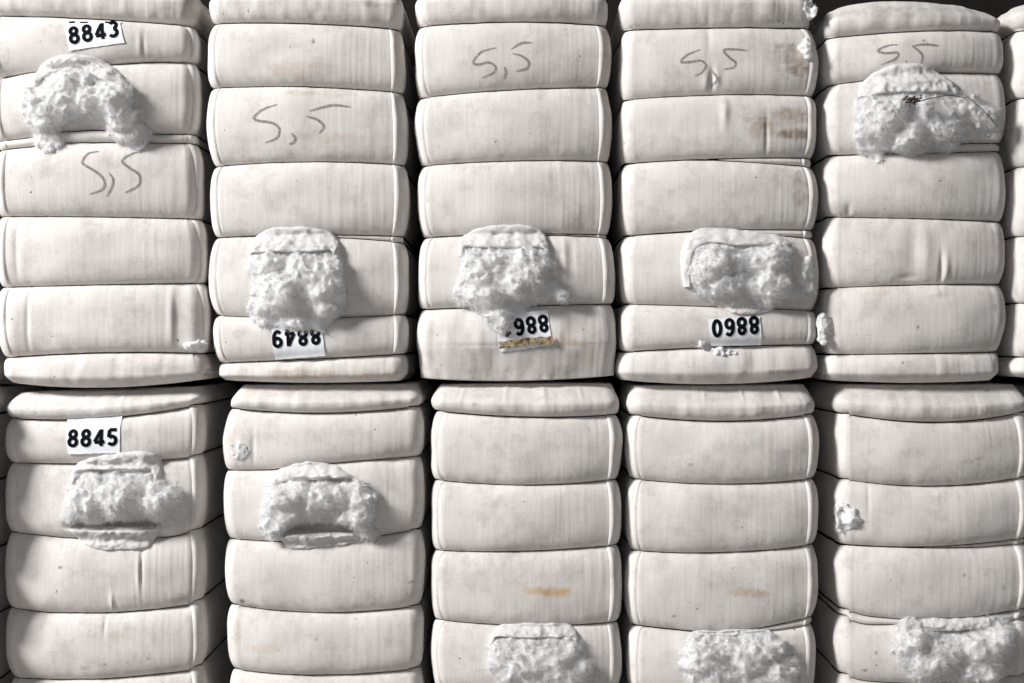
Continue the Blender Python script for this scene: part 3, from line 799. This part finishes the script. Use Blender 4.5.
handwriting(Dd, [[(325, 168), (282, 186), (258, 210), (290, 211), (325, 206), (344, 222), (328, 248), (305, 258)], [(485, 172), (440, 168), (405, 171), (420, 193), (445, 213), (437, 230), (405, 236)], [(362, 236), (383, 268), (366, 292)]], z7, s1, 1.9)
handwriting(E, [[(320, 152), (285, 155), (253, 172), (280, 181), (318, 180), (313, 200), (265, 220)], [(346, 208), (350, 212)], [(460, 157), (410, 152), (368, 158)], [(368, 158), (390, 175), (402, 192), (400, 217)], [(403, 137), (410, 140)]], z9, s1, 2.0)

# ------------------------------------------------------------------ number labels
lab43 = label(A, [(63.5, 20.5), (119, 20.5), (124.8, 43), (69, 50.7)], '8843', (68.7, 44.6), (52.5, -8), (-2.6, -17.2),
      extra=[([(68, 21.8), (71, 21.6), (74, 21.4)], 1.6), ([(79, 21.8), (83, 21.8), (87, 21.6)], 1.3), ([(104, 21.6), (108, 21.6), (112, 21.4)], 1.6)])
label(Al, [(65, 419.9), (120, 416.6), (119.8, 453), (68, 454.2)], '8845', (66.6, 446.9), (52.2, -1.5), (0.2, -17.2))
label(Bb, [(271.5, 328), (322, 325), (324.8, 356), (274, 359.8)], '8849', (321.5, 326.8), (-51, 4.2), (1.0, 17.2))
l61 = label(Cc, [(495, 315), (547.4, 309.8), (552.5, 345), (500, 352)], '8861', (548.2, 314.2), (-48.5, 6.7), (2.4, 17.0))
label(Dd, [(708, 319), (760, 316), (762.5, 345.2), (711.5, 345.8)], '8860', (759.8, 315.8), (-49.5, 4.2), (0.9, 17.6))
def patch(B, corners, m, name, parent, off=1.3):
    c = np.array(corners, float); nu, nv = 26, 8
    u = np.linspace(0, 1, nu)[None, :, None]; v = np.linspace(0, 1, nv)[:, None, None]
    g = (c[0] * (1 - u) + c[1] * u) * (1 - v) + (c[3] * (1 - u) + c[2] * u) * v
    g = g + 0.9 * np.stack([noise3(g[..., 0] / 3, g[..., 1] / 3, 1), noise3(g[..., 0] / 4, g[..., 1] / 2, 5)], -1)
    d = surf(B, g[..., 0], g[..., 1])
    for _ in range(8):
        dp = np.pad(d, 1, 'edge'); d = np.maximum(d, (dp[1:-1, :-2] + dp[1:-1, 2:] + dp[:-2, 1:-1] + dp[2:, 1:-1]) / 4)
    o = mesh_obj(name, P(g[..., 0], g[..., 1], d + off).reshape(-1, 3), grid_faces(nv, nu), m, parent, base=B.base); return o
patch(Cc, [(499, 341.5), (552.5, 335.5), (553.5, 343.5), (500, 348)], M_RUST, 'rusty_tape', Cc.root, 3.2)

# ------------------------------------------------------------------ torn pockets with cotton
za, sa = (10, 40), 5.69
lip(A, Z(za, sa, [(105, 268), (115, 190), (190, 118), (330, 82), (480, 92), (575, 140), (650, 210), (685, 262)]),
       Z(za, sa, [(135, 270), (180, 215), (260, 170), (370, 140), (440, 170), (520, 215), (590, 238), (660, 250)]), 9, 11)
tuft(A, Z(za, sa, [(50, 250), (115, 262), (190, 215), (290, 160), (370, 140), (450, 180), (520, 240), (655, 238), (695, 275), (705, 380), (725, 450), (800, 510), (770, 590), (740, 625), (650, 600), (600, 575), (545, 500), (530, 440), (440, 440), (350, 440), (275, 490), (290, 600), (240, 625), (180, 635), (130, 560), (105, 450), (55, 370)]),
     17, 21, holes=[(10 + 478 / sa, 40 + 270 / sa, 5, 6), (10 + 465 / sa, 40 + 405 / sa, 3, 3)], peaks=[(75, 85, 10, 6), (115, 100, 14, 6)])
zb, sb = (230, 210), 4.27
lip(Bb, Z(zb, sb, [(82, 190), (88, 125), (150, 82), (250, 68), (350, 72), (430, 95), (466, 140), (474, 250)]),
        Z(zb, sb, [(96, 184), (140, 177), (200, 175), (270, 174), (340, 174), (395, 170), (440, 172), (462, 250)]), 9, 12)
tuft(Bb, Z(zb, sb, [(88, 188), (200, 188), (300, 186), (395, 184), (455, 190), (475, 250), (484, 320), (500, 375), (475, 440), (440, 490), (370, 515), (250, 512), (150, 500), (85, 480), (78, 400), (105, 320), (82, 250)]),
     22, 22, holes=[(230 + 408 / sb, 210 + 395 / sb, 3, 5)], peaks=[(300, 272, 9, 7), (285, 300, 14, 5), (318, 290, 12, 6)])
zc, sc_ = (440, 210), 4.553
lip(Cc, Z(zc, sc_, [(82, 215), (90, 130), (170, 80), (330, 64), (430, 76), (480, 108), (500, 175), (508, 290)]),
        Z(zc, sc_, [(105, 210), (112, 165), (180, 165), (300, 166), (380, 165), (450, 165), (485, 185), (495, 280)]), 8, 13)
tuft(Cc, Z(zc, sc_, [(110, 185), (180, 176), (330, 172), (360, 150), (440, 178), (490, 188), (520, 235), (500, 290), (545, 335), (600, 400), (570, 428), (500, 400), (450, 425), (390, 430), (400, 470), (330, 480), (305, 540), (265, 565), (225, 530), (180, 470), (90, 430), (55, 360), (95, 300)]),
     18, 23, holes=[(440 + 185 / sc_, 210 + 210 / sc_, 5, 5), (440 + 440 / sc_, 210 + 175 / sc_, 3, 2)], peaks=[(525, 255, 10, 6), (500, 320, 12, 6), (565, 297, 9, 5), (512, 285, 9, 6)])
zd, sd_ = (670, 215), 4.553
lip(Dd, Z(zd, sd_, [(60, 330), (48, 210), (78, 95), (160, 55), (330, 62), (480, 84), (535, 120), (552, 260)]),
        Z(zd, sd_, [(85, 330), (82, 230), (120, 140), (200, 120), (300, 134), (430, 130), (500, 140), (535, 260)]), 8, 14)
lip(Dd, Z(zd, sd_, [(215, 415), (280, 448), (390, 456), (460, 438), (505, 385)]), Z(zd, sd_, [(225, 400), (280, 410), (380, 410), (450, 395), (500, 375)]), 7, 15, 'lower_lip', 250)
tuft(Dd, Z(zd, sd_, [(95, 140), (180, 130), (240, 118), (290, 165), (430, 135), (490, 95), (530, 118), (548, 200), (562, 290), (610, 345), (662, 332), (672, 352), (620, 388), (520, 380), (470, 415), (380, 425), (270, 415), (190, 380), (100, 345), (78, 250)]),
     17, 24, holes=[(670 + 255 / sd_, 215 + 362 / sd_, 4, 3), (670 + 185 / sd_, 215 + 135 / sd_, 3, 1.5)], peaks=[(712, 268, 16, 5), (782, 255, 9, 6), (750, 262, 14, -8)])
ze, se = (845, 50), 5.69
lip(E, Z(ze, se, [(85, 262), (105, 180), (200, 108), (330, 74), (480, 92), (590, 155), (660, 240)]),
       Z(ze, se, [(140, 262), (200, 245), (280, 238), (370, 238), (460, 238), (560, 240), (640, 250)]), 11, 16)
tuft(E, Z(ze, se, [(85, 262), (150, 262), (360, 250), (580, 248), (650, 240), (735, 265), (860, 350), (898, 470), (850, 500), (770, 430), (690, 400), (690, 480), (640, 560), (550, 572), (470, 560), (430, 590), (395, 618), (330, 590), (270, 560), (225, 600), (210, 645), (130, 590), (70, 520), (55, 400), (70, 300)]),
     18, 25, holes=[(845 + 500 / se, 50 + 495 / se, 7, 2.5), (845 + 235 / se, 50 + 512 / se, 3, 2.2)], peaks=[(885, 115, 16, 4), (995, 125, 6, 5)], hair=28000)
zf, sf = (50, 440), 5.69
lip(Al, Z(zf, sf, [(112, 250), (125, 160), (200, 108), (400, 70), (540, 64), (608, 98), (628, 170), (618, 245)]),
        Z(zf, sf, [(128, 245), (150, 205), (240, 182), (400, 182), (500, 182), (560, 186), (590, 200), (602, 240)]), 9, 17)
lip(Al, Z(zf, sf, [(102, 500), (150, 575), (250, 622), (400, 632), (540, 622), (595, 560), (612, 480)]),
        Z(zf, sf, [(118, 508), (180, 506), (280, 506), (380, 504), (480, 504), (560, 502), (602, 494)]), 8, 18, 'lower_lip', 300)
tuft(Al, Z(zf, sf, [(125, 235), (200, 195), (400, 185), (540, 185), (590, 215), (640, 248), (700, 268), (745, 340), (690, 400), (650, 450), (560, 452), (400, 455), (330, 450), (260, 475), (200, 452), (110, 458), (78, 420), (95, 330)]),
     17, 26, holes=[(50 + 285 / sf, 440 + 240 / sf, 5, 7)], peaks=[(78, 505, 9, 4), (122, 500, 12, 6), (101, 495, 5, -12), (143, 492, 5, -12), (168, 500, 12, 6)], blob=8)
zg, sg = (250, 450), 6.207
lip(Bl, Z(zg, sg, [(100, 220), (150, 140), (280, 88), (400, 74), (520, 94), (620, 150), (745, 222)]),
        Z(zg, sg, [(130, 230), (200, 190), (300, 178), (400, 178), (490, 182), (600, 200), (690, 225)]), 9, 19)
lip(Bl, Z(zg, sg, [(175, 550), (210, 608), (290, 622), (430, 608), (600, 592), (700, 575)]), Z(zg, sg, [(200, 545), (260, 532), (340, 526), (440, 524), (540, 522), (630, 524)]), 9, 20, 'lower_lip', 300)
tuft(Bl, Z(zg, sg, [(100, 240), (190, 192), (300, 186), (480, 188), (540, 212), (600, 205), (690, 188), (772, 240), (778, 400), (762, 450), (808, 520), (785, 585), (710, 580), (645, 505), (605, 455), (480, 445), (330, 445), (225, 485), (185, 545), (110, 545), (70, 470), (80, 340)]),
     19, 27, holes=[(250 + 520 / sg, 450 + 250 / sg, 4, 8)], peaks=[(360, 500, 11, 7), (290, 505, 15, 4), (323, 517, 10, -9)], blob=8)
zh, sh = (470, 610), 2.844
lip(Cl, Z(zh, sh, [(50, 110), (62, 66), (100, 44), (180, 40), (262, 42), (302, 60), (316, 110)]), Z(zh, sh, [(66, 100), (72, 76), (120, 74), (180, 74), (240, 74), (290, 76), (306, 105)]), 8, 31)
tuft(Cl, Z(zh, sh, [(62, 84), (150, 80), (300, 78), (312, 125), (346, 160), (352, 215), (330, 250), (240, 262), (140, 250), (90, 215), (52, 160)]), 18, 28, peaks=[(513, 643, 7, -8), (490, 660, 10, 4), (572, 645, 8, 6)])
lip(Dl, Z(zh, sh, [(618, 90), (634, 66), (700, 62), (800, 60), (856, 62), (876, 92)]), Z(zh, sh, [(632, 92), (645, 76), (700, 73), (790, 72), (850, 72), (866, 92)]), 6, 32, fuzz=150)
tuft(Dl, Z(zh, sh, [(625, 80), (740, 78), (862, 72), (890, 92), (888, 128), (932, 128), (942, 215), (900, 250), (820, 262), (700, 262), (640, 240), (590, 150)]), 17, 29, peaks=[(735, 645, 12, -9), (742, 670, 9, -6), (700, 660, 10, 4), (780, 645, 8, 7)])
zi, si = (870, 600), 6.65
lip(El, Z(zi, si, [(330, 140), (420, 128), (540, 132), (660, 128), (780, 122), (840, 150)]), Z(zi, si, [(375, 200), (440, 202), (540, 200), (640, 196), (740, 192), (800, 190)]), 7, 33, fuzz=150)
tuft(El, Z(zi, si, [(205, 150), (300, 128), (372, 195), (430, 215), (480, 250), (560, 240), (730, 205), (800, 142), (920, 150), (992, 220), (950, 350), (920, 480), (850, 560), (760, 590), (600, 550), (480, 520), (400, 560), (330, 560), (230, 480), (155, 340)]),
     18, 30, holes=[(870 + 455 / si, 600 + 262 / si, 4, 4)], peaks=[(910, 640, 13, 5), (1003, 635, 9, 7), (955, 637, 11, -8)], hair=26000)

# little wisps escaping elsewhere
def wisp(B, pts, h, seed, hair=700, blob=4.0, curls=0.4):
    tuft(B, pts, h, seed, name='cotton_wisp', blob=blob, vox=0.9, hair=hair, hlen=3.5, curls=curls)
wisp(Dd, [(684, 347), (697, 345), (704, 340), (712, 343), (722, 348), (735, 350), (737, 355), (722, 356), (708, 352), (698, 349)], 5, 51, 500, 3)
wisp(Dd, [(800, 44), (806, 36), (812, 44), (813, 56), (806, 58), (801, 52)], 6, 52, 120)
wisp(Dd, [(800, -4), (812, -3), (818, 4), (818, 14), (812, 19), (806, 10)], 10, 53, 300)
wisp(Dd, [(802, 262), (809, 254), (816, 258), (817, 272), (812, 280), (803, 276)], 7, 54, 150)
wisp(E, [(820, 316), (828, 313), (836, 319), (837, 332), (831, 342), (820, 345)], 8, 55, 150, 7, 0)
wisp(El, [(840, 506), (848, 504), (856, 509), (864, 516), (862, 528), (852, 532), (844, 536), (838, 533), (837, 520)], 9, 56, 900)
wisp(A, [(178, 345), (196, 339), (205, 338), (206, 344), (200, 351), (184, 352)], 3, 57, 100, 3)
wisp(Bl, [(227, 443), (240, 441), (248, 446), (250, 458), (240, 462), (230, 458)], 1.5, 58, 400, 2.2, 0)

# dry twig caught in the cotton
def twig(B, pts, rad, lift):
    p = resample(Z(ze, se, pts), 40); d = surf(B, p[:, 0], p[:, 1]) + lift
    return tube(P(p[:, 0], p[:, 1], d), rad * K, 6)
items = [twig(E, [(372, 318), (440, 300), (540, 280), (600, 284), (652, 294)], 0.45, 23), twig(E, [(660, 275), (720, 325), (790, 385), (850, 445)], 0.4, 20)]
rg = np.random.default_rng(4)
for k in range(46):
    cx, cy = rg.normal(345, 18), rg.normal(305, 10)
    a = rg.random() * 6.3; l = rg.uniform(8, 22)
    items.append(twig(E, [(cx, cy), (cx + math.cos(a) * l / 2, cy + math.sin(a) * l / 4 + 1), (cx + math.cos(a) * l, cy + math.sin(a) * l / 2)], 0.8, 23 + rg.uniform(0, 3)))
V, F = merge(items)
t = mesh_obj('dry_twig', V, F, M_TWIG, E.root, base=E.base); t['label'] = 'dark dried seed head on a thin stem'
